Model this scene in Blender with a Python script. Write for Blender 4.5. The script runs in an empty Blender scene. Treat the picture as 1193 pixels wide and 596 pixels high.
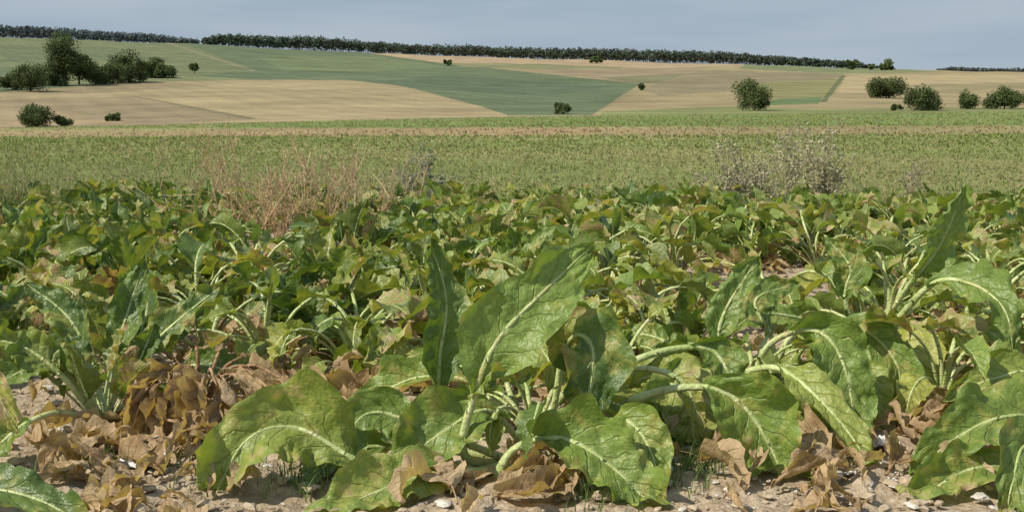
import bpy, math, numpy as np
from mathutils import Vector
rng=np.random.default_rng(11)
F=1279.0; TH=math.radians(9.0); H=0.9; CT,ST=math.cos(TH),math.sin(TH)
def unproj(px,py,d):
    r=(px-596.5)/F; u=(298-py)/F
    wx,wy,wz=r,CT+u*ST,-ST+u*CT
    return np.array([wx/wy*d,d,H+wz/wy*d])
def py2t(py):
    u=(298-np.asarray(py,float))/F
    return -(-ST+u*CT)/(CT+u*ST)
def proj(x,y,z):
    t=(H-z)/y; f=CT+t*ST
    return 596.5+F*(x/y)/f, 298-F*(ST-t*CT)/f
# ---------- noise
NT=rng.random((256,256))
def vn(x,y):
    xi=np.floor(x).astype(int); yi=np.floor(y).astype(int); fx=x-xi; fy=y-yi
    fx=fx*fx*(3-2*fx); fy=fy*fy*(3-2*fy)
    a=NT[xi&255,yi&255];b=NT[(xi+1)&255,yi&255];c=NT[xi&255,(yi+1)&255];e=NT[(xi+1)&255,(yi+1)&255]
    return (a*(1-fx)+b*fx)*(1-fy)+(c*(1-fx)+e*fx)*fy
def fbm(x,y,o=4):
    s=0;a=.5
    for i in range(o):
        s=s+a*vn(x*2**i+i*17.3,y*2**i+i*9.1); a*=.5
    return s
# ---------- terrain
PX=np.array([0,200,400,600,800,1000,1193.])
DR=np.array([11,20,40,80,150,205,260,330,420,600,900,1300,1900.])
PY=np.array([
[250,203,177,160,149,151,150,133,108,90,70,55,42],
[250,202,175,157,145,146,144,130,110,93,75,62,49],
[250,201,171,152,140,141,139,127,110,95,84,72,60],
[250,200,169,148,136,137,136,128,116,100,87,76,68],
[250,199,168,147,134,136,135,128,116,100,88,80,73],
[250,199,167,146,132,134,133,127,116,104,94,86,79],
[250,199,166,145,130,132,131,126,118,106,96,89,84.]])
ZT=H-py2t(PY)*DR[None,:]
DFULL=np.concatenate([[0.5,1,2,3],DR,[2150,2700,5000,9000]])
ZF=np.concatenate([np.zeros((7,4)),ZT,ZT[:,-1:]-4,ZT[:,-1:]*0.6-20,np.full((7,1),-70.),np.full((7,1),-90.)],1)
LG=np.linspace(math.log(.5),math.log(9000),900); DG=np.exp(LG)
ZG=np.stack([np.interp(DG,DFULL,ZF[i]) for i in range(7)])
k=np.hanning(23);k/=k.sum()
ZG2=np.stack([np.convolve(np.pad(z,11,mode='edge'),k,'valid') for z in ZG])
UC=np.linspace(-200,1400,161)
ZG3=np.stack([np.interp(UC,PX,ZG2[:,j]) for j in range(900)],1)
k2=np.hanning(17);k2/=k2.sum()
ZG3=np.stack([np.convolve(np.pad(ZG3[:,j],8,mode='edge'),k2,'valid') for j in range(900)],1)
def gz(x,y):
    x=np.asarray(x,float);y=np.asarray(y,float); d=np.clip(y,.51,8990)
    c=np.clip((596.5+1295*x/d+200)/10,0,159.99); r=np.clip((np.log(d)-LG[0])/(LG[1]-LG[0]),0,898.99)
    ci=c.astype(int);ri=r.astype(int);fc=c-ci;fr=r-ri
    return (ZG3[ci,ri]*(1-fc)+ZG3[ci+1,ri]*fc)*(1-fr)+(ZG3[ci,ri+1]*(1-fc)+ZG3[ci+1,ri+1]*fc)*fr
def find_d(px,py,lo=150,hi=1950):
    ds=np.linspace(lo,hi,3000)
    xs=(px-596.5)/1295*ds; _,pp=proj(xs,ds,gz(xs,ds))
    ok=np.where(pp<=py)[0]
    return ds[ok[0]] if len(ok) else hi
# ---------- mesh builder
class MB:
    def __init__(s): s.v=[];s.f=[];s.l=[];s.t=[];s.n=0
    def add(s,v,f,l=None,t=None):
        v=np.asarray(v,float).reshape(-1,3); n=len(v)
        s.v.append(v); s.f.append(np.asarray(f).reshape(-1,4)+s.n)
        s.l.append(np.zeros((n,3)) if l is None else np.broadcast_to(l,(n,3)))
        t=np.array([0,0,0,1.]) if t is None else np.asarray(t,float)
        s.t.append(np.broadcast_to(t,(n,4)).copy()); s.n+=n
    def arr(s): return [np.concatenate(a) for a in (s.v,s.f,s.l,s.t)]
    def build(s,name,mat,origin=None,smooth=True):
        v,f,l,t=s.arr(); o=np.zeros(3) if origin is None else np.asarray(origin,float)
        me=bpy.data.meshes.new(name); me.vertices.add(len(v)); me.vertices.foreach_set('co',(v-o).ravel().astype(np.float32))
        me.loops.add(len(f)*4); me.loops.foreach_set('vertex_index',f.ravel().astype(np.int32))
        me.polygons.add(len(f)); me.polygons.foreach_set('loop_start',np.arange(0,len(f)*4,4,dtype=np.int32))
        me.polygons.foreach_set('use_smooth',np.full(len(f),smooth))
        me.update(calc_edges=True)
        a=me.attributes.new('luv','FLOAT_VECTOR','POINT'); a.data.foreach_set('vector',l.ravel().astype(np.float32))
        a=me.attributes.new('tint','FLOAT_COLOR','POINT'); a.data.foreach_set('color',t.ravel().astype(np.float32))
        me.materials.append(mat); ob=bpy.data.objects.new(name,me); bpy.context.scene.collection.objects.link(ob)
        ob.location=o; return ob
def gridf(a,b,wrap=False):
    i,j=np.meshgrid(np.arange(a-1),np.arange(b if wrap else b-1),indexing='ij'); j2=(j+1)%b
    return np.stack([i*b+j,i*b+j2,(i+1)*b+j2,(i+1)*b+j],-1).reshape(-1,4)
def quads(mb,c,a,b,t):
    n=len(c); v=np.stack([c-a,c-a*.1-b,c+a,c-a*.1+b],1)
    mb.add(v.reshape(-1,3),np.arange(n*4).reshape(n,4),None,np.repeat(t,4,0))
def norm(a): return a/np.maximum(np.linalg.norm(a,axis=-1,keepdims=True),1e-9)
def catmull(P,n):
    P=np.asarray(P,float); Q=np.concatenate([[2*P[0]-P[1]],P,[2*P[-1]-P[-2]]]); out=[]
    for i in range(1,len(Q)-2):
        t=np.linspace(0,1,14,endpoint=False)[:,None];a,b,c,d=Q[i-1:i+3]
        out.append(.5*((2*b)+(c-a)*t+(2*a-5*b+4*c-d)*t**2+(3*b-a-3*c+d)*t**3))
    out=np.concatenate(out+[P[-1:]]); L=np.concatenate([[0],np.cumsum(np.linalg.norm(np.diff(out,axis=0),axis=1))])
    s=n*L[-1]
    return np.stack([np.interp(s,L,out[:,k]) for k in range(3)],1),L[-1]
def tube(mb,P,r,sides,l,t,flat=(1,1),S=None,N=None):
    M=len(P)
    if S is None:
        T=norm(np.gradient(P,axis=0)); ref=np.array([.31,.47,.83]) ; S=norm(np.cross(T,ref)); N=np.cross(S,T)
    an=np.arange(sides)*2*np.pi/sides
    r=np.broadcast_to(r,(M,))
    v=P[:,None]+r[:,None,None]*(np.cos(an)[None,:,None]*S[:,None]*flat[0]+np.sin(an)[None,:,None]*N[:,None]*flat[1])
    if l is not None and np.ndim(l)==2: l=np.repeat(l,sides,0)
    mb.add(v,gridf(M,sides,True),l,t)
def leaf(mb,pts,W,fp,n0=None,side=None,R=rng,nb=26,nv=12,npet=10,r0=.006,cup=.25,ruf=.22,dry=0.,crumple=0.,tg=None,ty=0.,clampz=True,twist=0.,fold=0.):
    sp=np.concatenate([np.linspace(0,fp,npet,endpoint=False),fp+(1-fp)*np.linspace(0,1,nb+1)])
    P,L=catmull(pts,sp); T=norm(np.gradient(P,axis=0))
    if n0 is not None: S=norm(np.cross(T,np.asarray(n0,float)))
    else: S=norm(side-T*np.sum(T*side,1,keepdims=True))
    N=np.cross(S,T)
    if twist:
        an=twist*np.linspace(0,1,len(P))[:,None]**1.5; S,N=S*np.cos(an)+N*np.sin(an),N*np.cos(an)-S*np.sin(an)
    tg=R.random() if tg is None else tg; tint=[dry,tg,ty,1]
    rr=r0*np.interp(sp,[0,fp*.15,fp,fp+(1-fp)*.5,1],[1.6,1.1,.8,.36,.08])*(1-.45*min(dry,1))
    if crumple: P=P+crumple*.5*np.sin(P[:,[1,2,0]]*60+R.random(3)*6)
    tl=np.stack([sp,np.zeros_like(sp),np.ones_like(sp)],1)
    tube(mb,P,rr,6,tl,tint,(1.25,.85),S,N)
    b=np.linspace(0,1,nb+1); v=np.linspace(-1,1,nv+1); B,V=np.meshgrid(b,v,indexing='ij'); A=np.abs(V)
    ph=R.random(16)*200; lob=R.uniform(.82,1.1); pk=R.uniform(-.06,.05)
    prof=np.interp(b,[0,.05,.12,.2,.32+pk,.45+pk,.6,.75,.87,.95,1],[.03,.14,.46,.8,1,.97,.85*lob,.66*lob,.43,.24,.03])
    w=W*prof; wl=w[:,None]*(1+(vn(B*5+ph[0],V*.9+ph[1])-.5)*.4*A+(vn(B*17+ph[2],V*1.2+ph[3])-.5)*.26*A)
    cu=cup*(1+1.2*(vn(B*3+ph[4],V*.7+ph[5])-.5))
    off=wl*A*np.sin(cu*A+fold)+ruf*W*A**1.7*(2.5*(vn(B*7+ph[6],V*1.3+ph[7])-.5)+1.9*(vn(B*15+ph[8],V*1.8+ph[9])-.5)+.8*(vn(B*30+ph[10],V*3+ph[11])-.5))
    wl=wl*np.cos(fold)
    c=(B-.25*A)*8+(vn(B*5+ph[0],V*2)-.5)*.8; off+=W*.06*(np.abs(np.sin(np.pi*c))-.5)*np.minimum(A*3,1)*(1-A*.3)
    off+=W*.16*(vn(B*8+ph[12],V*3+ph[13])-.5)*(.3+A)+W*.09*(vn(B*20+ph[14],V*8+ph[15])-.5)
    Pb,Sb,Nb=P[npet:],S[npet:],N[npet:]; Tb=T[npet:]
    G=Pb[:,None]+Sb[:,None]*(V*wl*np.cos(cu*A*.8))[...,None]+Nb[:,None]*off[...,None]
    G=G-Tb[:,None]*(W*(.34*A**1.5*(1-B)**3-.22*A**3*(vn(B*12+ph[5],V+ph[4])-.5)))[...,None]
    if crumple:
        for kf,am in ((30,1.),(65,.6),(130,.35)):
            K=R.normal(size=(3,3))*kf; G=G+crumple*am*np.sin(G@K+R.random(3)*6)
    if clampz:
        g=gz(G[...,0],G[...,1])+.006; lo=G[...,2]<g
        G[...,2]=np.where(lo,g+.006*(np.sin(G[...,0]*90)+np.sin(G[...,1]*80)+1.6),G[...,2])
    lv=np.stack([B,V,np.zeros_like(B)],-1)
    mb.add(G,gridf(nb+1,nv+1),lv.reshape(-1,3),tint)
# ---------- random plant in local coords (z up, origin ground)
def plant_local(R,n,style,hi=True,dryfrac=.15):
    mb=MB(); kw=dict(nb=22,nv=10,npet=8) if hi else dict(nb=12,nv=6,npet=5)
    for i in range(n):
        q=(i+.5)/n; az=i*2.4+R.normal()*.4; dry=R.random()<dryfrac*(1.6-q*1.6)
        Lp=R.uniform(.12,.22); Lb=R.uniform(.12,.22); e0=math.radians(28+50*q+R.normal()*8)
        if style=='up': D=math.radians(R.uniform(-10,110)); e0=max(e0,.85)+.1; Lp*=R.uniform(.75,1.1);Lb*=.92
        if style=='wilt': D=math.radians(R.uniform(100,190)); e0+=.25; Lp*=1.5
        if style=='dead': D=math.radians(R.uniform(60,130)); dry=True; e0*=.7
        if dry: D+=.9; Lb*=.8
        L=Lp+Lb; m=10; p=np.array([.015*math.cos(az),.015*math.sin(az),.012]); pts=[p]
        daz=R.normal()*.6
        for j in range(m):
            s=(j+.5)/m; e=max(e0-D*s**1.6,-1.45); a=az+daz*s*s
            p=p+L/m*np.array([math.cos(e)*math.cos(a),math.cos(e)*math.sin(a),math.sin(e)])
            p[2]=max(p[2],.018+.01*R.random()); pts.append(p.copy())
        side=np.array([math.sin(az+daz*.6),-math.cos(az+daz*.6),0])
        leaf(mb,np.array(pts)[::2],Lb*R.uniform(.25,.36)*(.75 if dry else 1),Lp/L,side=side,R=R,
             cup=R.uniform(-.1,.7)+(.7 if dry else 0),ruf=R.uniform(.2,.4),dry=R.uniform(.85,1.2) if dry else R.choice([0,0,0,.05,.18,.3]),
             crumple=.005 if dry else 0,ty=R.random()**2 if style!='up' else R.random()**5*.7,clampz=False,twist=R.normal()*.8,fold=R.uniform(0,.8),r0=.0072 if style=='wilt' else .005,**kw)
    v,f,l,t=mb.arr(); v[:,2]=np.maximum(v[:,2],.003+.004*np.sin(v[:,0]*90)); return v,f,l,t
def put(mb,P,x,y,rot,sc,tilt=(0,0),dt=0.,z=None):
    v,f,l,t=P; c,s=math.cos(rot),math.sin(rot)
    w=np.stack([v[:,0]*c-v[:,1]*s,v[:,0]*s+v[:,1]*c,v[:,2]],1)*sc
    w[:,0]+=w[:,2]*tilt[0]; w[:,1]+=w[:,2]*tilt[1]
    w[:,0]+=x;w[:,1]+=y;w[:,2]+=gz(w[:,0],w[:,1])
    t=t.copy(); t[:,1]=np.clip(t[:,1]+dt,-.2,1.15); mb.add(w,f,l,t)
# ---------- materials
def newmat(n):
    m=bpy.data.materials.new(n); m.use_nodes=True; nt=m.node_tree; nt.nodes.clear(); return m,nt
class NB:
    def __init__(s,nt): s.nt=nt
    def n(s,ty,**k):
        x=s.nt.nodes.new(ty)
        for a,b in k.items():
            if a!='ins': setattr(x,a,b)
        for a,b in k.get('ins',{}).items():
            if isinstance(b,bpy.types.NodeSocket): s.nt.links.new(b,x.inputs[a])
            else: x.inputs[a].default_value=b
        return x
    def m(s,op,a,b=0.,c=0.,clamp=False): return s.n('ShaderNodeMath',operation=op,use_clamp=clamp,ins={0:a,1:b,2:c}).outputs[0]
    def mix(s,f,a,b,bt='MIX'):
        x=s.n('ShaderNodeMix',data_type='RGBA',blend_type=bt,clamp_factor=True)
        for i,val in ((0,f),(6,a),(7,b)):
            if isinstance(val,bpy.types.NodeSocket): s.nt.links.new(val,x.inputs[i])
            else: x.inputs[i].default_value=val if i==0 else (*val,1)
        return x.outputs[2]
    def noise(s,vec,sc,det=3,rough=.55):
        return s.n('ShaderNodeTexNoise',ins={'Vector':vec,'Scale':sc,'Detail':det,'Roughness':rough}).outputs[0]
    def ramp(s,f,lo,hi,a=0.,b=1.): return s.n('ShaderNodeMapRange',interpolation_type='SMOOTHSTEP',ins={0:f,1:lo,2:hi,3:a,4:b}).outputs[0]
def leafmat(name='beet_leaf'):
    m,nt=newmat(name); b=NB(nt)
    pos=b.n('ShaderNodeNewGeometry').outputs['Position']
    lu=b.n('ShaderNodeSeparateXYZ',ins={0:b.n('ShaderNodeAttribute',attribute_name='luv').outputs['Vector']})
    ti=b.n('ShaderNodeSeparateXYZ',ins={0:b.n('ShaderNodeAttribute',attribute_name='tint').outputs['Vector']})
    s,v,kd=lu.outputs; dry,tg,ty=ti.outputs
    n1=b.noise(pos,22,2); n2=b.noise(pos,100,2); n3=b.noise(pos,9,1)
    a=b.m('ABSOLUTE',v)
    c=b.m('MULTIPLY',b.m('SUBTRACT',s,b.m('MULTIPLY',b.m('POWER',a,.8),.25)),8.)
    c=b.m('ADD',c,b.m('MULTIPLY',b.m('SUBTRACT',n1,.5),.9))
    tri=b.m('MULTIPLY',b.m('ABSOLUTE',b.m('SUBTRACT',b.m('FRACT',c),.5)),2.)
    vein=b.m('MULTIPLY',b.ramp(tri,.84,1.),b.ramp(a,1.,.4))
    mid=b.ramp(a,.09,.03)
    green=b.mix(tg,(.068,.128,.03),(.22,.315,.065)); green=b.mix(b.ramp(n3,.35,.7),green,b.mix(.45,green,(.26,.35,.085)))
    green=b.mix(b.m('MULTIPLY',ty,.8),green,(.45,.44,.10))
    green=b.mix(b.ramp(n2,.35,.75,0,.35),green,(.07,.12,.03))
    vc=b.mix(b.m('MULTIPLY',vein,.35),green,(.38,.46,.18)); vc=b.mix(b.m('MULTIPLY',mid,.75),vc,(.46,.52,.24))
    pet=b.mix(b.ramp(n1,.35,.7),(.36,.44,.15),(.52,.57,.28))
    pet=b.mix(b.m('MULTIPLY',b.ramp(n3,.5,.72),.4),pet,(.46,.33,.15))
    col=b.mix(kd,vc,pet)
    dcol=b.mix(b.ramp(n1,.3,.68),(.50,.37,.22),(.27,.17,.09)); dcol=b.mix(b.ramp(n2,.5,.8,0,.6),dcol,(.60,.48,.32)); dcol=b.mix(b.m('MULTIPLY',tg,.6),dcol,(.62,.49,.325))
    dcol=b.mix(b.m('MULTIPLY',kd,.5),dcol,(.25,.14,.07))
    df=b.m('ADD',b.m('MULTIPLY',dry,1.25),b.m('MULTIPLY',b.m('SUBTRACT',n1,.62),1.25)); df=b.m('ADD',df,b.m('MULTIPLY',b.m('POWER',a,4.),b.m('MULTIPLY',b.m('SUBTRACT',n3,.46),.9)))
    dm=b.ramp(df,.14,.42); dm=b.m('MULTIPLY',dm,b.m('SUBTRACT',1.,b.m('MULTIPLY',kd,b.m('LESS_THAN',dry,.6))))
    yel=b.ramp(df,.0,.2); col=b.mix(b.m('MULTIPLY',yel,b.m('SUBTRACT',.55,b.m('MULTIPLY',kd,.55))),col,(.43,.41,.11))
    col=b.mix(dm,col,dcol)
    hgt=b.m('SUBTRACT',b.m('ADD',b.m('MULTIPLY',n2,.8),b.m('MULTIPLY',n1,1.1)),b.m('MULTIPLY',vein,.7))
    bump=b.n('ShaderNodeBump',ins={'Strength':.9,'Distance':.005,'Height':hgt}).outputs[0]
    p=b.n('ShaderNodeBsdfPrincipled',ins={'Base Color':col,'Roughness':b.ramp(dm,0,1,.42,.9),'Specular IOR Level':b.ramp(dm,0,1,.5,.12),'Normal':bump})
    tr=b.n('ShaderNodeBsdfTranslucent',ins={'Color':b.mix(1.,col,(1.45,1.45,.5),'MULTIPLY')})
    fac=b.m('MULTIPLY',b.m('SUBTRACT',1.,kd),.3)
    mx=b.n('ShaderNodeMixShader',ins={0:fac,1:p.outputs[0],2:tr.outputs[0]})
    b.n('ShaderNodeOutputMaterial',ins={0:mx.outputs[0]}); return m
def folmat(name,trans=.25,rough=.6,nsc=3.,var=.5):
    m,nt=newmat(name); b=NB(nt); pos=b.n('ShaderNodeNewGeometry').outputs['Position']
    col=b.n('ShaderNodeAttribute',attribute_name='tint').outputs['Color']
    n=b.noise(pos,nsc,2); g=b.ramp(n,.25,.75,1-var,1+var); col=b.mix(1.,col,b.n('ShaderNodeCombineXYZ',ins={0:g,1:g,2:g}).outputs[0],'MULTIPLY')
    p=b.n('ShaderNodeBsdfDiffuse',ins={'Color':col})
    tr=b.n('ShaderNodeBsdfTranslucent',ins={'Color':col})
    mx=b.n('ShaderNodeMixShader',ins={0:trans,1:p.outputs[0],2:tr.outputs[0]}); b.n('ShaderNodeOutputMaterial',ins={0:mx.outputs[0]}); return m
def groundmat():
    m,nt=newmat('ground_soil_and_fields'); b=NB(nt); pos=b.n('ShaderNodeNewGeometry').outputs['Position']
    xyz=b.n('ShaderNodeSeparateXYZ',ins={0:pos})
    col=b.n('ShaderNodeAttribute',attribute_name='tint').outputs['Color']
    far=b.ramp(xyz.outputs[1],9.5,13)
    nf=b.noise(pos,26,5,.65); nm=b.noise(pos,5,3); 
    near=b.mix(b.ramp(nf,.35,.7),(.32,.25,.17),(.54,.445,.325)); near=b.mix(b.ramp(nm,.42,.72,0,.4),near,(.25,.18,.115))
    peb=b.n('ShaderNodeTexVoronoi',ins={'Vector':pos,'Scale':55.}); near=b.mix(b.m('MULTIPLY',b.ramp(peb.outputs[0],.3,.2),b.ramp(b.noise(pos,14,2),.55,.64)),near,(.54,.50,.43))
    fl=b.noise(pos,.035,4,.6); fm=b.noise(pos,.5,3,.7)
    k=b.m('ADD',b.ramp(fl,.3,.7,.87,1.13),b.ramp(fm,.25,.75,-.12,.12))
    fc=b.mix(1.,col,b.n('ShaderNodeCombineXYZ',ins={0:k,1:k,2:k}).outputs[0],'MULTIPLY')
    c=b.mix(far,near,fc)
    h=b.m('ADD',b.m('MULTIPLY',nf,.03),b.m('MULTIPLY',b.m('MULTIPLY',b.noise(pos,2.2,3,.7),.14),far))
    bump=b.n('ShaderNodeBump',ins={'Strength':.8,'Distance':1.,'Height':h}).outputs[0]
    p=b.n('ShaderNodeBsdfPrincipled',ins={'Base Color':c,'Roughness':.95,'Specular IOR Level':.1,'Normal':bump}); b.n('ShaderNodeOutputMaterial',ins={0:p.outputs[0]}); return m
def plainmat(name,c1,c2,sc=20,rough=.85):
    m,nt=newmat(name); b=NB(nt); pos=b.n('ShaderNodeNewGeometry').outputs['Position']
    n=b.noise(pos,sc,4,.6); col=b.mix(b.ramp(n,.3,.7),c1,c2)
    bump=b.n('ShaderNodeBump',ins={'Strength':.6,'Distance':.005,'Height':n}).outputs[0]
    p=b.n('ShaderNodeBsdfPrincipled',ins={'Base Color':col,'Roughness':rough,'Normal':bump}); b.n('ShaderNodeOutputMaterial',ins={0:p.outputs[0]}); return m
LM=leafmat(); FM=folmat('tree_foliage',.2,.7,.5,.3); CM=folmat('crop_leaf',.3,.55,1.2,.2); WM=folmat('dry_weed',.3,.8,20,.25)
# ---------- ground sheet
u0=np.concatenate([np.linspace(-1.3,-.52,60,endpoint=False),np.linspace(-.52,.52,900),np.linspace(.52,1.3,61)[1:]])
def rows(a,b,n): return np.exp(np.linspace(math.log(a+3),math.log(b+3),n,endpoint=False))-3
d0=np.concatenate([rows(-2.5,1.8,20),rows(1.8,12,210),rows(12,150,100),rows(150,260,24),rows(260,2000,310),rows(2000,9000,30),[9000]])
D,U=np.meshgrid(d0,u0,indexing='ij'); X=U*(D+3); Z=gz(X,D)
nearw=np.clip((13-D)/3,0,1)
Z=Z+nearw*((fbm(X*7,D*7,4)-.47)*.05+(fbm(X*25,D*25,3)-.44)*.03)
farw=np.clip((D-300)/400,0,1); Z=Z+farw*(fbm(X/90,D/90,3)-.45)*6
ppx,ppy=proj(X,np.maximum(D,.5),Z)
col=np.zeros(D.shape+(4,));col[...,3]=1
def setc(mask,c,var=0.): col[mask,:3]=c
setc(D<13,(.3,.24,.17)); 
def inpoly(poly,x,y):
    ins=np.zeros(x.shape,bool);n=len(poly)
    for i in range(n):
        x1,y1=poly[i];x2,y2=poly[(i+1)%n]
        if y1==y2: continue
        ins^=((y1>y)!=(y2>y))&(x<(x2-x1)*(y-y1)/(y2-y1)+x1)
    return ins
wx=ppx+(fbm(X/25,D/25,3)-.45)*3; wy=ppy+(fbm(X/40+9,D/40,3)-.45)*1.2
FAR=D>205; setc(FAR,(.25,.215,.12))
G=(.115,.145,.08);TAN=(.30,.245,.14)  # far fields desaturated, aerial haze worked into their base colours
for poly,c in [
 ([(-900,20),(0,41),(230,45),(430,60),(540,76),(745,98),(690,134),(590,134),(560,124),(470,100),(400,93),(180,93),(0,108),(-900,112)],G),
 ([(-900,20),(0,38),(190,40),(298,82),(200,91),(0,78),(-900,70)],(.145,.165,.085)),
 ([(-900,40),(0,54),(130,55),(200,70),(0,72),(-900,70)],(.125,.15,.08)),
 ([(180,46),(186,46),(300,83),(292,83)],(.20,.20,.12)),
 ([(300,66),(440,66),(520,78),(430,84),(330,82)],(.135,.165,.085)),
 ([(0,88),(200,86),(300,93),(180,95),(0,100)],(.17,.185,.095)),
 ([(430,96),(520,88),(720,100),(640,112),(500,104)],(.10,.13,.078)),
 ([(-900,116),(0,108),(180,96),(300,93),(400,93),(470,101),(590,133),(590,139),(200,143),(-900,152)],TAN),
 ([(-900,122),(0,117),(150,113),(292,139),(180,146),(-900,155)],(.235,.19,.115)),
 ([(0,108),(120,100),(200,96),(250,100),(120,108),(0,114)],(.25,.205,.12)),
 ([(150,112),(157,112),(300,138),(290,139)],(.17,.145,.085)),
 ([(-900,130),(0,128),(90,132),(150,143),(0,150),(-900,150)],(.285,.225,.135)),
 ([(430,62),(480,64),(870,70),(870,77),(745,80),(540,77)],(.34,.26,.16)),
 ([(520,73),(640,75),(740,79),(640,81),(540,78)],(.19,.19,.1)),
 ([(620,82),(745,80),(830,80),(790,88),(745,98)],(.25,.20,.125)),
 ([(700,90),(800,86),(770,97),(745,98)],(.18,.175,.095)),
 ([(690,134),(752,103),(820,80),(870,76),(1000,77),(2200,80),(2200,136)],(.285,.235,.13)),
 ([(745,104),(815,82),(985,85),(960,100),(860,105),(770,112)],(.215,.185,.11)),
 ([(850,98),(985,92),(965,112),(930,118),(860,110)],(.21,.20,.09)),
 ([(900,116),(958,113),(954,121),(892,123)],(.12,.165,.07)),
 ([(985,88),(2200,82),(2200,98),(1100,104),(975,110)],(.34,.275,.155)),
 ([(1020,100),(1200,96),(1200,104),(1030,110)],(.24,.205,.115)),
 ([(980,88),(986,88),(962,119),(955,119)],(.12,.13,.06)),
 ([(870,74),(1010,78),(1100,84),(985,86),(860,80)],(.17,.19,.095)),
 ([(700,130),(850,124),(940,127),(2200,116),(2200,137),(700,137)],(.19,.205,.085)),
 ]: setc(FAR&inpoly(poly,wx,wy),c)
st=1+(.05*np.sin(X*.5+D*.25)+.5*(fbm(X/60+D/200,D/14,4)-.47))*FAR; col[...,:3]*=st[...,None]
MID=(D>=13)&(D<=205); mf=fbm(X/6,D/6,4); mg=fbm(X/40+3,D/40,3)
def mc(mask,a,b,w): 
    w=np.clip(w,0,1)[...,None]; cc=np.array(a)*(1-w)+np.array(b)*w; col[mask,:3]=cc[mask]
mc(MID,(.185,.225,.075),(.25,.255,.105),(mf-.35)*3)
strip=MID&(ppy<160+ (mf-.5)*8-(ppx/1193)*3)&(ppy>151-(ppx/1193)*4+(mf-.5)*5)
mc(strip,(.32,.245,.13),(.26,.235,.11),(mg-.4)*3+.2+ppx/3600)
setc(MID&(ppy<=151-(ppx/1193)*4+(mf-.5)*4)&(ppx>250),(.175,.22,.075))
gm=MB(); gm.add(np.stack([X,D,Z],-1),gridf(len(d0),len(u0)),None,col.reshape(-1,4)); gm.build('ground',groundmat())
# ---------- low green crop beyond the beets
def crop():
    mb=MB(); N=60000
    d=np.exp(rng.uniform(math.log(10.5),math.log(150),N)); x=rng.uniform(-.62,.62,N)*d
    z=gz(x,d); px,py=proj(x,d,z)
    instrip=(py<160-(px/1193)*3)&(py>150-(px/1193)*4)
    pn=fbm(x/3,d/3,3); pg=fbm(x/12+5,d/25,3)
    keep=~((instrip&(rng.random(N)<.75))); x,d,z,px,py,ins,pn,pg=[a[keep] for a in (x,d,z,px,py,instrip,pn,pg)]
    N=len(x); K=4; size=.062*np.clip(d/22,.9,2.6)*rng.uniform(.5,1.4,N)
    for kk in range(K):
        az=rng.uniform(0,6.28,N); el=rng.uniform(.2,1.3,N)
        dr=np.stack([np.cos(az)*np.cos(el),np.sin(az)*np.cos(el),np.sin(el)*.8],1)
        sd=norm(np.stack([-np.sin(az),np.cos(az),rng.normal(size=N)*.5],1))
        a=dr*(size*.6)[:,None]; b=sd*(size*rng.uniform(.1,.26,N))[:,None]
        c=np.stack([x,d,z],1)+a*1.0
        g=rng.random(N)[:,None]; g1=np.clip((pn*.5+pg*.5-.38)*4.5,0,1)[:,None]
        cc=np.array([.175,.235,.07])*(1-g)+np.array([.265,.315,.10])*g
        cc=cc*(1-g1*.65)+np.array([.35,.33,.155])*g1*.65
        t=rng.random(N)<.10+.17*(d<22); cc[t]=np.array([.42,.34,.21])
        cc[ins]=np.array([.35,.275,.155])*rng.uniform(.8,1.2,(ins.sum(),1))
        quads(mb,c,a,b,np.concatenate([cc,np.ones((N,1))],1))
    mb.build('crop_field_foliage',CM,smooth=False)
crop()
# ---------- trees
def crown(mb,c,rx,rz,n,ls,base=(.05,.08,.028),R=rng,lob=14,bush=False):
    k=R.normal(size=(lob,3)); k=norm(k)*R.uniform(.2,.72,(lob,1))
    if bush: k[:lob//2,2]=-np.abs(k[:lob//2,2])-.15; k[:lob//2,:2]*=1.15
    lc=k*np.array([rx,rx,rz]); lr=R.uniform(.25,.52,lob)*min(rx,rz*1.1)
    i=R.integers(0,lob,n); d=norm(R.normal(size=(n,3))); p=lc[i]+d*(lr[i]*R.uniform(.4,1.18,n))[:,None]*np.array([1.1,1.1,.95])
    keep=p[:,2]>-rz*.98; p=p[keep];i=i[keep]; n=len(p)
    a=norm(R.normal(size=(n,3)))*ls*R.uniform(.6,1.2,(n,1)); b=norm(np.cross(a,R.normal(size=(n,3))))*ls*R.uniform(.4,.8,(n,1))
    lb=R.uniform(.65,1.5,lob)[i]*R.uniform(.7,1.35,n)
    quads(mb,p+c,a,b,np.concatenate([np.array(base)*lb[:,None],np.ones((n,1))],1))
    return lc+c
def tree(px,py,hp,wp,name='deciduous_tree',base=(.095,.125,.05)):
    d=find_d(px,py); x=(px-596.5)/1295*d; z=float(gz(x,d)); s=d/F; h=hp*s;w=wp*s
    R=np.random.default_rng(int(px*7+py)); mb=MB(); bush=hp<wp*1.05
    ch=h*(.52 if bush else .47); c=np.array([x,d,z+h-ch*.95])
    lc=crown(mb,c,w*.55,ch,int(np.clip(hp*wp*6,700,8000)),max(.22,1.1*s),base,R,24 if hp*wp>500 else 12,bush)
    tr=[.10,.075,.05,1]
    tube(mb,np.array([[x,d,z-.3],[x+.05*h*.2,d,z+h*.25],[x,d,z+h*.6]]),np.array([.03,.022,.01])*h,6,None,tr)
    for q in lc[:7]:
        st=np.array([x,d,z+h*R.uniform(.12,.4)]); tube(mb,np.array([st,(st+q)/2+[0,0,.03*h],q]),np.array([.012,.008,.003])*h,4,None,tr)
    mb.build(name,FM,origin=[x,d,z],smooth=False)
for a in [(76,100,62,44),(92,99,40,34)]: tree(*a)
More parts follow.
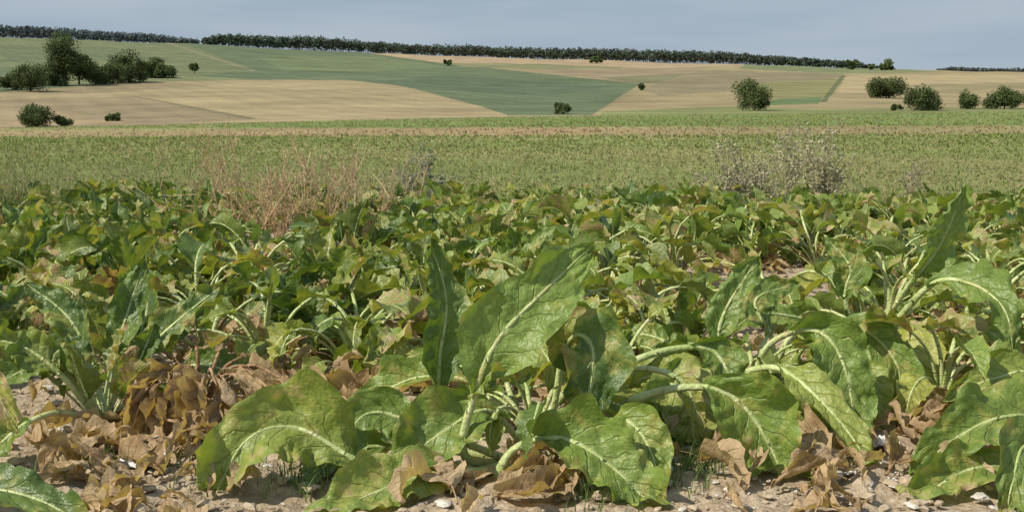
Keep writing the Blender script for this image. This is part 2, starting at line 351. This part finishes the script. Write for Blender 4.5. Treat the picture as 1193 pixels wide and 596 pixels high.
for a in [(35,106,36,56),(112,98,28,50),(150,96,36,50),(180,92,24,52),(14,104,20,34),(62,100,28,44),(132,97,24,44),(198,90,14,22)]: tree(*a)
for a in [(227,86,12,11),(522,76,7,15),(748,106,9,8),(693,74,9,18),(1015,81,7,14)]: tree(*a,name='shrub')
for a in [(38,148,29,44),(68,147,14,30),(130,141,10,28),(655,133,17,24),(1045,129,9,18)]: tree(*a,name='shrub')
for a in [(880,129,40,50),(1033,114,30,48),(1078,129,31,44),(1130,127,24,24),(1172,127,30,50),(1215,127,30,46),(1031,83,14,17),(991,81,14,18)]: tree(*a)
# ---------- forests, aerial haze put into the crown colours
def forest(name,xs,top,bot,d,col,step=2.4,rowsn=4,seed=3):
    R=np.random.default_rng(seed); mb=MB()
    for r in range(rowsn):
        px=xs[0]
        while px<xs[-1]:
            dd=d+r*28; x=(px-596.5)/1295*dd; z=float(gz(x,min(dd,2000)))
            tp=np.interp(px,xs,top)-1; zt=H-float(py2t(tp))*dd; h=max((zt-z)*R.uniform(.85,1.03),4)
            w=R.uniform(5.5,9)*dd/1900
            crown(mb,np.array([x,dd,z+h*.5]),w,h*.52,70,1.7*dd/1900,tuple(np.array(col)*R.uniform(.8,1.2)),R,6)
            tube(mb,np.array([[x,dd,z-1],[x,dd,z+h*.6]]),np.array([.35,.2]),4,None,[.08,.065,.05,1])
            px+=step*R.uniform(.5,1.4)
    mb.build(name,FM,smooth=False)
forest('forest_tree_line',[240,262,380,440,500,600,700,850,940,1000,1012],[44,38,41,47,51,54,55,59,67,72,78],None,1880,(.10,.125,.09))
forest('distant_forest_tree_line',[-60,0,60,120,180,232],[26,27,30,35,39,46],None,1900,(.145,.17,.175),seed=5)  # bluer crowns, distance haze painted into the tint
forest('distant_tree_line',[1092,1105,1150,1193,1260],[82,78,80,80,80],None,1950,(.145,.17,.165),seed=6,rowsn=2)
# ---------- dry weeds
def weed(name,x,y,w,h,n,cstem,chead,seed,heads=True,dens=10,hs=.006,r0=.005,emin=.75):
    R=np.random.default_rng(seed); mb=MB(); z0=float(gz(x,y))
    def branch(p,dv,L,r,lev):
        m=5; P=[p]; d=dv.copy()
        for j in range(m): d=norm(d+R.normal(size=3)*.13+np.array([0,0,.05])); p=p+d*L/m; P.append(p)
        P=np.array(P); c=np.array(cstem)*R.uniform(.7,1.3); tube(mb,P,np.linspace(r,r*.5,m+1),3,None,[*c,1])
        if lev<2:
            for q in range(dens if lev==0 else 4):
                f=R.uniform(.3 if lev==0 else .15,1); i=int(f*m); nd=norm(d+R.normal(size=3)*.55)
                branch(P[min(i,m)],nd,L*R.uniform(.2,.42),max(r*.6,.0016),lev+1)
        if heads and lev>=1:
            k=5; c0=P[R.integers(2,m+1,k)]+R.normal(size=(k,3))*.004; a=norm(R.normal(size=(k,3)))*hs*R.uniform(.6,1.5,(k,1)); b=norm(np.cross(a,R.normal(size=(k,3))))*hs*.7
            quads(mb,c0,a,b,np.concatenate([np.array(chead)*R.uniform(.7,1.3,(k,1)),np.ones((k,1))],1))
    for i in range(n):
        ox,oy=R.normal(size=2)*w*.16; az=R.uniform(0,6.28); e=R.uniform(emin,1.5)
        branch(np.array([x+ox,y+oy,z0]),np.array([math.cos(az)*math.cos(e),math.sin(az)*math.cos(e),math.sin(e)]),h*R.uniform(.6,1.1),r0,0)
    mb.build(name,WM,origin=[x,y,z0],smooth=False)
def wpos(px,d): return (px-596.5)/1295*d,d
x,y=wpos(295,7.3); weed('dry_weed_bush',x,y,1.4,.78,21,(.60,.45,.27),(.56,.43,.26),21,hs=.005,emin=.45,dens=8,r0=.0045)
x,y=wpos(375,7.7); weed('dry_weed_bush',x,y,1.3,.72,18,(.58,.45,.28),(.54,.42,.27),22,hs=.005,emin=.45,dens=8,r0=.0045)
x,y=wpos(440,8.3); weed('dry_weed_bush',x,y,.9,.6,9,(.55,.44,.27),(.52,.42,.27),27,hs=.005,emin=.6,dens=6,r0=.0045)
x,y=wpos(935,9.6); weed('seeding_thistle',x,y,1.2,.80,17,(.38,.36,.2),(.52,.48,.34),23,hs=.012)
x,y=wpos(868,10.0); weed('seeding_thistle',x,y,1.1,.66,15,(.37,.35,.2),(.5,.46,.33),24,hs=.011)
x,y=wpos(490,10.0); weed('grey_weed',x,y,.7,.62,10,(.28,.30,.18),(.36,.38,.29),25,hs=.011)
x,y=wpos(1075,11.3); weed('seeding_thistle',x,y,.5,.5,5,(.38,.36,.2),(.48,.44,.3),26,hs=.009)
def grass(name,pts,hmin,hmax,c1,c2,wd,seed):
    R=np.random.default_rng(seed); mb=MB()
    for (x,y) in pts:
        z=float(gz(x,y)); h=R.uniform(hmin,hmax); az=R.uniform(0,6.28); b=R.uniform(.1,.6)
        s=np.linspace(0,1,5); P=np.stack([x+np.cos(az)*b*h*s**2,y+np.sin(az)*b*h*s**2,z+h*s*(1-.25*b*s)],1)
        sd=np.array([-math.sin(az+1),math.cos(az+1),0])*wd; w=(1-s*.9)[:,None]
        v=np.stack([P-sd*w,P+sd*w],1); g=R.random(); c=np.array(c1)*g+np.array(c2)*(1-g)
        mb.add(v,gridf(5,2),None,[*c,1])
    mb.build(name,CM,smooth=False)
pts=[(wpos(8,8.3)[0]+rng.normal()*.12,8.3+rng.normal()*.3) for _ in range(260)]
grass('tall_grass',pts,.4,.9,(.2,.26,.09),(.38,.34,.18),.004,31)
pts=[((rng.uniform(-.55,.55)*d),d) for d in rng.uniform(9.8,26,8500)]
grass('field_margin_grass',pts,.06,.28,(.2,.27,.09),(.48,.40,.23),.004,32)
pts=[]
for px,py in [(395,415),(380,400),(800,560),(820,545),(235,555),(225,545),(350,480),(560,480),(790,520),(1060,480),(60,545),(330,560),(700,580),(300,440),(410,420),(430,410)]:
    d=H/float(py2t(py)); x=(px-596.5)/1295*d
    for _ in range(110): pts.append((x+rng.normal()*.05,d+rng.normal()*.05))
grass('small_weed_seedlings',pts,.015,.07,(.10,.17,.05),(.18,.25,.08),.0022,33)
# ---------- beet field mass
V_up=[plant_local(np.random.default_rng(100+i),18,'up',False,.05) for i in range(10)]
V_w=[plant_local(np.random.default_rng(200+i),15,'wilt',False,.16) for i in range(10)]
V_uph=[plant_local(np.random.default_rng(300+i),19,'up',True,.07) for i in range(7)]
V_wh=[plant_local(np.random.default_rng(400+i),15,'wilt',True,.22) for i in range(9)]
V_d=[plant_local(np.random.default_rng(500+i),10,'dead',True,1) for i in range(4)]
mass=MB(); near=[]
yy=3.05
while yy<10.6:
    sp=.35 if yy>4 else .38
    xx=-.52*(yy+1.2)
    while xx<.52*(yy+1.2):
        x=xx+rng.normal()*.07; y=yy+rng.normal()*.09; xx+=sp
        if y>10.1+.5*math.sin(x*1.3): continue
        px=596.5+1295*x/y
        bare=0
        if px>760 and 3.2<y<6.2: bare=.42
        if px<640 and y<3.25: bare=1
        if px>780 and y<3.3: bare=.45
        if 640<=px<=780 and y<3.4: bare=.5
        if abs(px-935)<65 and 4.7<y<6.1: bare=1
        if abs(px-345)<110 and 6.2<y<8.4: bare=.85
        if rng.random()<bare: continue
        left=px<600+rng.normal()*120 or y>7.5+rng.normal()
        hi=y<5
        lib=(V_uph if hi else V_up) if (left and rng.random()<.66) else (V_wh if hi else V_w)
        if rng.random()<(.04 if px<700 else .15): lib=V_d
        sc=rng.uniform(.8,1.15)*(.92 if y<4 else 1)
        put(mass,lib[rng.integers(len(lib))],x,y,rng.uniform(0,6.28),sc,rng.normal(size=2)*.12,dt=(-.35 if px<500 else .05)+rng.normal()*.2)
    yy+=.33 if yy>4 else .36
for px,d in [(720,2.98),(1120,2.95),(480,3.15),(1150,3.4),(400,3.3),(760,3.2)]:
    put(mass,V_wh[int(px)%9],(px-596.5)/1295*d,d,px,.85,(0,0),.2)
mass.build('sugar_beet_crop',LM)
# ---------- litter dry leaves
lit=MB()
def dryleaf(x,y,L,R=rng):
    az=R.uniform(0,6.28); z=float(gz(x,y)); m=5; s=np.linspace(0,1,m); bend=R.normal()*.8
    hh=R.uniform(.005,.05); P=np.stack([x+np.cos(az+s*bend)*L*s,y+np.sin(az+s*bend)*L*s,z+.01+hh*np.sin(s*3.1)+R.random(m)*.008],1)
    leaf(lit,P,L*R.uniform(.15,.3),R.uniform(.1,.35),n0=(R.normal()*.4,R.normal()*.4,1),R=R,nb=18,nv=10,npet=3,r0=.003,cup=R.uniform(-.6,1.6),ruf=.35,dry=R.uniform(.8,1.3),crumple=R.uniform(.002,.005),clampz=True,twist=R.normal()*.6,fold=R.uniform(0,.8))
for i in range(330):
    d=rng.uniform(2.5,7.5); x=rng.uniform(-.52,.52)*(d+.3)
    dryleaf(x,d,rng.uniform(.06,.18))
for (px,py,n,sp) in [(390,450,24,.13),(300,480,14,.12),(80,545,16,.1),(160,500,14,.1),(250,500,14,.1),(450,460,12,.12),(200,560,10,.1),(580,585,8,.08),(720,500,16,.12),(930,305,44,.32),(1130,380,30,.28),(1100,410,24,.25),(1080,520,16,.12),(1120,500,12,.12),(980,590,8,.1),(740,350,20,.18),(800,370,24,.22),(600,440,14,.12),(150,590,7,.1),(1190,420,16,.2),(660,560,10,.1),(820,540,7,.08),(1050,450,16,.2),(1000,560,8,.08)]:
    d=H/float(py2t(py)) if py>470 else None
    if d is None:
        ds=np.linspace(2,12,500); _,q=proj(0*ds+1e-6,ds,gz(0*ds,ds)); d=float(ds[np.argmin(abs(q-py))])
    for _ in range(n): dryleaf((px-596.5)/1295*d+rng.normal()*sp,d+rng.normal()*sp,rng.uniform(.07,.2))
lit.build('dry_leaf_litter',LM)
# ---------- stones / clods
def stones(name,P,mat,rmin,rmax,R,flat=(.45,.8)):
    mb=MB(); nu,nvv=7,5
    a=np.linspace(0,2*np.pi,nu,endpoint=False); e=np.linspace(-1.5,1.5,nvv)
    E,A=np.meshgrid(e,a,indexing='ij'); base=np.stack([np.cos(E)*np.cos(A),np.cos(E)*np.sin(A),np.sin(E)],-1)
    for x,y in P:
        r=rmin+(rmax-rmin)*R.random()**3; K=R.normal(size=(3,3))*2.
        v=base*(1+.38*np.sin(base@K+R.random(3)*6).sum(-1,keepdims=True)*.6)*r*np.array([R.uniform(.8,1.5),R.uniform(.8,1.4),R.uniform(*flat)])
        an=R.uniform(0,6.28);c,s=math.cos(an),math.sin(an); v=np.stack([v[...,0]*c-v[...,1]*s,v[...,0]*s+v[...,1]*c,v[...,2]],-1)
        mb.add(v+np.array([x,y,float(gz(x,y))+r*.3+.003]),gridf(nvv,nu,True))
    mb.build(name,mat,smooth=False)
R=np.random.default_rng(77); P=[]
for px,py,n,sp in [(130,510,60,.05),(140,540,30,.06),(750,550,60,.05),(1040,545,40,.07),(1050,480,20,.08),(610,435,20,.08),(350,435,25,.12),(430,440,16,.1),(70,500,14,.08),(1110,580,16,.1),(820,580,16,.1)]:
    d=H/float(py2t(py)); x=(px-596.5)/1295*d
    for _ in range(n): P.append((x+R.normal()*sp,d+R.normal()*sp))
for _ in range(600): d=R.uniform(2,7); P.append((R.uniform(-.55,.55)*d,d))
stones('chalk_pebbles',P,plainmat('chalk_stone',(.62,.59,.54),(.42,.38,.32),40),.0025,.016,R,(.3,.6))
P=[(R.uniform(-.55,.55)*d,d) for d in R.uniform(1.9,6,5500)]
stones('soil_clods',P,plainmat('soil_clod',(.48,.40,.29),(.32,.25,.165),30,.95),.003,.016,R)
WP=plainmat('white_scrap',(.74,.74,.73),(.6,.61,.62),60,.6)
for i,(px,py,L) in enumerate([(128,515,.13),(142,545,.09),(748,552,.1),(612,440,.08),(1045,520,.07),(370,435,.08)]):
    R=np.random.default_rng(900+i); d=H/float(py2t(py)); x=(px-596.5)/1295*d
    g=np.linspace(-.5,.5,22); A_,B_=np.meshgrid(g,g,indexing='ij'); r_=1+.5*(fbm(A_*3+i*9+20,B_*3+20,3)-.45)
    v=np.stack([A_*L*1.3*r_,B_*L*.8*r_,np.zeros_like(A_)],-1)
    zz=.05*L/.1*np.abs(fbm(A_*4+i*7+40,B_*4+60,3)-.45)*2+.02*np.abs(fbm(A_*11+i,B_*11+9,2)-.4)
    v[...,2]=zz; v[...,0]+=.02*(vn(A_*9+50,B_*9+30)-.5); v+=np.array([x,d,0]); v[...,2]+=gz(v[...,0],v[...,1])+.008
    mb=MB(); mb.add(v,gridf(22,22)); mb.build('white_plastic_scrap',WP,origin=[x,d,float(gz(x,d))],smooth=False)
# ---------- hero plants
HK=dict(nb=50,nv=20,npet=18,ruf=.25)
def hero(name,leaves,base,seed=0,extra=None):
    R=np.random.default_rng(seed); mb=MB()
    b=unproj(*base); b[2]=float(gz(b[0],b[1]))
    for L in leaves:
        pts=[unproj(*p) for p in L['p']]
        kw={k:v for k,v in L.items() if k not in('p','W','fp','n')}
        kk=dict(HK,fold=R.uniform(0,.35)); kk.update(kw); kk['r0']=kk.get('r0',.0065)*1.15
        if 'dry' not in L: kk['dry']=float(R.choice([0,.04,.1,.16]))
        leaf(mb,pts,L['W']*.95,L['fp'],n0=L.get('n',(0,-.7,.7)),R=R,**kk)
    a=np.linspace(0,2*np.pi,12,endpoint=False); e=np.linspace(-.3,1.5,7); E,A=np.meshgrid(e,a,indexing='ij')
    v=np.stack([np.cos(E)*np.cos(A),np.cos(E)*np.sin(A),np.sin(E)*.9],-1)*(.04*(1+.1*np.sin(A*5)))[...,None]
    mb.add(v+b,gridf(7,12,True),np.array([0,0,1.]),[.9,.2,0,1])
    if extra is not None: extra(mb,b,R)
    return mb.build(name,LM,origin=b)
def ring(n,style,sc,dry,dt=.2):
    def f(mb,b,R):
        P=plant_local(R,n,style,True,dry); put(mb,P,b[0],b[1],R.uniform(0,6),sc,dt=dt)
    return f
A=[
 dict(p=[(600,540,2.55),(541,530,2.46),(556,450,2.44),(583,392,2.46),(635,338,2.5),(692,284,2.58)],W=.105,fp=.44,n=(.1,-1,.35),cup=.15,tg=1.05,r0=.0075,ruf=.17,fold=.05,dry=0),
 dict(p=[(600,525,2.68),(518,495,2.68),(512,425,2.68),(520,350,2.72),(500,276,2.76)],W=.065,fp=.42,n=(.5,-.9,.1),cup=.5,tg=.25,ruf=.35),
 dict(p=[(630,510,2.62),(646,470,2.6),(655,415,2.6),(672,390,2.54),(690,405,2.5),(688,450,2.47),(676,500,2.46)],W=.095,fp=.4,n=(.1,-1,.25),cup=.35,tg=.05,ruf=.3),
 dict(p=[(645,510,2.62),(700,482,2.58),(770,455,2.56),(830,452,2.54),(868,475,2.52),(900,525,2.48),(935,610,2.42)],W=.11,fp=.52,n=(-.3,-1,.5),tg=.95,cup=.4,r0=.008,ruf=.34,dry=.12),
 dict(p=[(620,510,2.7),(560,450,2.72),(500,438,2.74),(450,455,2.72),(408,500,2.7)],W=.065,fp=.4,n=(0,-.5,.9),tg=1,cup=.5,r0=.007),
 dict(p=[(600,540,2.5),(500,556,2.42),(425,540,2.4),(345,498,2.42),(285,515,2.38),(240,600,2.3)],W=.1,fp=.45,n=(0.1,-.8,.6),tg=1.1,cup=.3,r0=.0075,ty=.25,ruf=.36,dry=.12),
 dict(p=[(600,550,2.48),(520,548,2.36),(440,572,2.28),(355,612,2.2)],W=.08,fp=.3,n=(0,-.5,.9),tg=.9,cup=.4,r0=.007,ty=.1),
 dict(p=[(570,570,2.42),(600,522,2.42),(655,510,2.38),(715,545,2.32),(780,612,2.24)],W=.09,fp=.36,n=(.1,-.7,.7),tg=1,cup=.35,r0=.0075,ruf=.34),
 dict(p=[(610,520,2.6),(570,478,2.52),(520,500,2.46),(440,560,2.38)],W=.09,fp=.28,n=(0,-.7,.7),tg=.7,ruf=.3),
 dict(p=[(640,510,2.66),(700,445,2.7),(760,412,2.74),(825,406,2.76),(850,440,2.72),(858,490,2.66)],W=.06,fp=.66,n=(0,-.9,.4),tg=.7,r0=.0075),
 dict(p=[(645,505,2.7),(700,470,2.72),(760,438,2.74),(800,470,2.66),(812,545,2.6)],W=.1,fp=.42,n=(0,-1,.4),tg=1,cup=.3,ruf=.3,ty=.45,dry=.15),
 dict(p=[(600,520,2.72),(575,470,2.8),(545,430,2.86),(470,415,2.95)],W=.065,fp=.45,n=(0,-.5,.8),tg=.8),
 dict(p=[(640,510,2.72),(610,450,2.85),(640,400,2.95),(720,370,3.05)],W=.07,fp=.45,n=(0,-.8,.6),tg=.6),
 dict(p=[(620,515,2.7),(590,440,2.82),(610,395,2.85),(640,420,2.8),(650,470,2.75)],W=.06,fp=.5,n=(0,-1,.4),tg=.8,ty=.4),
 dict(p=[(600,535,2.55),(480,520,2.55),(400,525,2.5),(370,560,2.42),(365,600,2.35)],W=.06,fp=.5,n=(0,-.9,.5),tg=.6),
 dict(p=[(605,540,2.52),(500,500,2.5),(440,480,2.5),(410,500,2.46),(400,560,2.4)],W=.065,fp=.45,n=(0,-.9,.5),tg=.8),
 dict(p=[(640,525,2.58),(690,540,2.5),(720,530,2.46),(760,500,2.5)],W=.045,fp=.5,n=(0,-.9,.5),tg=.9,ty=.5),
 dict(p=[(640,525,2.55),(680,500,2.48),(730,490,2.42),(760,530,2.36),(765,585,2.32)],W=.06,fp=.45,n=(0,-.9,.5),tg=1,ty=.1),
 dict(p=[(625,520,2.6),(655,460,2.62),(720,430,2.62),(790,440,2.6),(820,500,2.55)],W=.03,fp=.75,n=(0,-.9,.5),tg=1,ty=.6,r0=.007),
 dict(p=[(590,545,2.5),(560,575,2.4),(530,560,2.34),(520,600,2.3)],W=.05,fp=.3,n=(0,-.8,.6),dry=1.1,crumple=.005,tg=.6),
 dict(p=[(640,530,2.58),(660,560,2.5),(640,590,2.42)],W=.05,fp=.3,n=(0,-.8,.6),dry=1.,crumple=.005),
 dict(p=[(650,520,2.6),(700,500,2.55),(720,520,2.48),(715,560,2.42)],W=.05,fp=.3,n=(0,-.8,.6),dry=1.,crumple=.005,tg=.9),
]
hero('sugar_beet_plant',A,(620,515,2.62),1,ring(11,'wilt',.8,.3))
B=[
 dict(p=[(870,480,2.92),(862,440,2.85),(905,428,2.75),(952,462,2.62),(1000,520,2.52),(1020,578,2.45)],W=.065,fp=.42,n=(.2,-.8,.6),tg=1.1,r0=.008,ty=.5),
 dict(p=[(870,480,2.95),(838,412,2.98),(845,362,3.0),(885,298,3.06)],W=.06,fp=.45,n=(-.2,-1,.3),tg=.6),
 dict(p=[(880,475,2.9),(893,405,2.85),(950,385,2.8),(985,430,2.74),(1000,540,2.66)],W=.085,fp=.42,n=(0,-1,.4),tg=.9,ruf=.34),
 dict(p=[(870,480,2.9),(845,445,2.8),(790,455,2.7),(770,500,2.64),(775,560,2.6)],W=.08,fp=.4,n=(0,-1,.4),tg=1.05),
 dict(p=[(880,475,2.95),(930,382,3.0),(1000,382,3.0),(1045,425,2.94),(1050,500,2.88)],W=.07,fp=.5,n=(0,-1,.5),tg=.7,ruf=.3),
 dict(p=[(865,478,2.88),(848,445,2.75),(858,480,2.66),(885,530,2.55),(915,605,2.48)],W=.09,fp=.28,n=(-.1,-1,.4),tg=.85,ruf=.34,cup=.5),
 dict(p=[(880,475,2.98),(900,400,3.05),(880,350,3.1),(930,330,3.15)],W=.055,fp=.5,n=(0,-1,.5),tg=.5),
 dict(p=[(870,480,2.95),(820,430,3.0),(770,395,3.05),(720,385,3.1)],W=.05,fp=.6,n=(0,-.8,.6),tg=.8,r0=.007),
 dict(p=[(875,480,2.92),(900,440,2.9),(940,470,2.8),(950,540,2.7)],W=.06,fp=.4,n=(0,-1,.4),tg=1,ty=.5),
 dict(p=[(875,480,2.92),(960,425,2.95),(1010,440,2.85),(1030,500,2.75)],W=.055,fp=.5,n=(0,-1,.4),tg=1,ty=.4),
]
hero('sugar_beet_plant',B,(872,478,2.93),2,ring(11,'wilt',.85,.35))
C=[
 dict(p=[(1010,420,3.4),(1050,345,3.3),(1095,285,3.25),(1125,215,3.25)],W=.065,fp=.5,n=(.5,-1,.3),tg=.8,r0=.008),
 dict(p=[(1010,420,3.4),(1080,335,3.2),(1130,330,3.1),(1170,360,3.0),(1180,410,2.95)],W=.065,fp=.5,n=(0,-.8,.6),tg=.7,r0=.008,ruf=.34),
 dict(p=[(1010,420,3.35),(1040,400,3.1),(1070,420,3.0),(1068,485,2.95)],W=.075,fp=.4,n=(0,-1,.4),tg=1.,ty=1.),
 dict(p=[(1010,420,3.4),(985,350,3.4),(990,310,3.4),(960,275,3.45)],W=.06,fp=.5,n=(-.3,-1,.3),tg=.5),
 dict(p=[(1010,420,3.4),(960,380,3.3),(890,365,3.2),(850,385,3.1)],W=.06,fp=.5,n=(0,-.7,.7),tg=.9,r0=.007),
 dict(p=[(1010,420,3.4),(1080,375,3.3),(1150,385,3.2),(1193,430,3.1)],W=.06,fp=.55,n=(0,-.7,.7),tg=.9,r0=.007,ty=.3),
]
hero('sugar_beet_plant',C,(1010,425,3.35),3,ring(12,'wilt',.9,.25))
E=[
 dict(p=[(1260,590,2.5),(1193,548,2.42),(1120,550,2.36),(1045,605,2.28)],W=.08,fp=.35,n=(0,-.6,.8),tg=.9,r0=.008,ruf=.28),
 dict(p=[(1260,590,2.55),(1230,500,2.55),(1170,485,2.5),(1100,520,2.45),(1060,570,2.42)],W=.085,fp=.35,n=(0,-.7,.8),tg=.8,ruf=.34),
 dict(p=[(1260,590,2.55),(1210,445,2.75),(1160,440,2.75),(1100,465,2.7)],W=.065,fp=.42,n=(0,-.6,.8),tg=1,r0=.007,ty=.2),
 dict(p=[(1260,590,2.5),(1200,520,2.3),(1180,560,2.22),(1170,620,2.2)],W=.07,fp=.4,n=(0,-1,.5),tg=.5,r0=.007),
]
hero('sugar_beet_plant',E,(1260,590,2.55),4,ring(7,'wilt',.8,.15))
Dl=[
 dict(p=[(120,495,2.8),(95,450,2.75),(50,425,2.7),(-20,455,2.6)],W=.06,fp=.5,n=(0,-.7,.7),tg=.5,r0=.007),
 dict(p=[(120,495,2.8),(150,430,2.85),(205,375,2.9),(262,330,2.95)],W=.06,fp=.42,n=(-.2,-.8,.6),tg=.15,r0=.007,ruf=.36),
 dict(p=[(120,495,2.8),(110,430,2.9),(80,370,2.95),(30,330,3.0)],W=.06,fp=.45,n=(0,-.8,.6),tg=.1,ruf=.36),
 dict(p=[(120,495,2.8),(130,430,2.95),(150,360,3.05),(170,300,3.1)],W=.055,fp=.45,n=(.2,-1,.4),tg=.15,ruf=.36),
 dict(p=[(120,495,2.78),(70,480,2.65),(20,500,2.55),(-40,560,2.45)],W=.06,fp=.6,n=(0,-.6,.8),tg=.7,r0=.007),
 dict(p=[(120,495,2.8),(150,475,2.75),(200,490,2.65),(240,500,2.6)],W=.035,fp=.8,n=(0,-.6,.8),dry=1,crumple=.005),
 dict(p=[(120,495,2.78),(95,500,2.65),(80,540,2.5),(60,580,2.44)],W=.05,fp=.3,n=(0,-.9,.5),dry=1.1,crumple=.006,tg=.8),
 dict(p=[(120,495,2.78),(75,440,2.7),(30,405,2.7),(-10,395,2.7)],W=.06,fp=.55,n=(0,-.7,.7),tg=.6,ty=.3),
 dict(p=[(120,495,2.82),(170,450,2.9),(230,425,2.95),(290,440,2.9)],W=.05,fp=.55,n=(0,-.7,.7),tg=.2),
]
hero('sugar_beet_plant',Dl,(120,500,2.78),5,ring(12,'up',.85,.05,-.2))
X=[]
Rr=np.random.default_rng(9)
for (ex,ey,ed) in [(150,545,2.6),(185,560,2.55),(215,575,2.55),(245,570,2.6),(265,550,2.6),(150,500,2.75),(200,520,2.7),(230,540,2.6),(290,520,2.7),(170,535,2.65)]:
    X.append(dict(p=[(235,470,2.88),((235+ex)/2+5,425+Rr.random()*15,2.8),(ex+8,455+Rr.random()*20,2.72),(ex,ey,ed)],W=.035+.025*Rr.random(),fp=.4,n=(Rr.normal()*.5,-1,.3),dry=1.1,crumple=.005,tg=Rr.random(),cup=1.1,ruf=.4,fold=Rr.random()))
for (ex,ey,ed) in [(330,470,2.7),(345,450,2.8),(300,430,2.85),(320,500,2.6),(290,410,2.9),(180,405,2.9),(260,400,2.9),(225,395,2.9)]:
    X.append(dict(p=[(235,470,2.88),((235+ex)/2,415+Rr.random()*20,2.85),(ex,ey,ed)],W=.012,fp=.85,n=(0,-.7,.7),dry=1.,crumple=.004,r0=.007,tg=0))
hero('withered_sugar_beet_plant',X,(235,480,2.88),6)
Fh=[dict(p=[(-120,640,2.3),(-40,575,2.2),(40,580,2.15),(120,625,2.1)],W=.06,fp=.35,n=(0,-.5,.9),tg=.2),
    dict(p=[(-120,640,2.3),(-60,480,2.3),(-20,440,2.28),(22,505,2.25)],W=.06,fp=.5,n=(0,-1,.4),tg=.9,ty=.8,dry=.3)]
hero('sugar_beet_plant',Fh,(-120,610,2.35),7)
# ---------- world, sun, camera
S=Vector((-.62,-.24,.72)).normalized()
w=bpy.data.worlds.new('World'); bpy.context.scene.world=w; w.use_nodes=True; nt=w.node_tree; nt.nodes.clear(); b=NB(nt)
sky=b.n('ShaderNodeTexSky',sky_type='NISHITA'); sky.sun_disc=False; sky.sun_elevation=math.asin(S.z); sky.sun_rotation=math.atan2(S.x,S.y); sky.air_density=1.2; sky.dust_density=2.5
tc=b.n('ShaderNodeTexCoord').outputs['Generated']
mp=b.n('ShaderNodeMapping',ins={'Vector':tc,'Location':(.4,0,.2),'Scale':(3.,3.,22.)}).outputs[0]
n=b.noise(mp,1.2,3,.45); zc=b.n('ShaderNodeSeparateXYZ',ins={0:tc}).outputs[2]
cl=b.mix(b.ramp(n,.36,.70),(3.4,4.5,5.8),(4.9,5.8,6.8))
cl=b.mix(b.ramp(zc,.0,.12,.45,.0),cl,(5.2,6.3,7.4))
c=b.mix(.85,sky.outputs[0],cl)
b.n('ShaderNodeOutputWorld',ins={0:b.n('ShaderNodeBackground',ins={'Color':c,'Strength':.092}).outputs[0]})
ld=bpy.data.lights.new('sun','SUN'); ld.energy=5.0; ld.angle=math.radians(.5); ld.color=(1,.92,.78)
lo=bpy.data.objects.new('sun',ld); bpy.context.scene.collection.objects.link(lo); lo.rotation_euler=(-S).to_track_quat('-Z','Y').to_euler()
cd=bpy.data.cameras.new('camera'); cd.sensor_width=36; cd.lens=36*F/1193; cd.clip_end=20000; cd.clip_start=.05
co=bpy.data.objects.new('camera',cd); bpy.context.scene.collection.objects.link(co); co.location=(0,0,H); co.rotation_euler=(math.radians(90)-TH,0,0)
bpy.context.scene.camera=co
vs=bpy.context.scene.view_settings; vs.view_transform='Standard'; vs.look='None'; vs.exposure=0
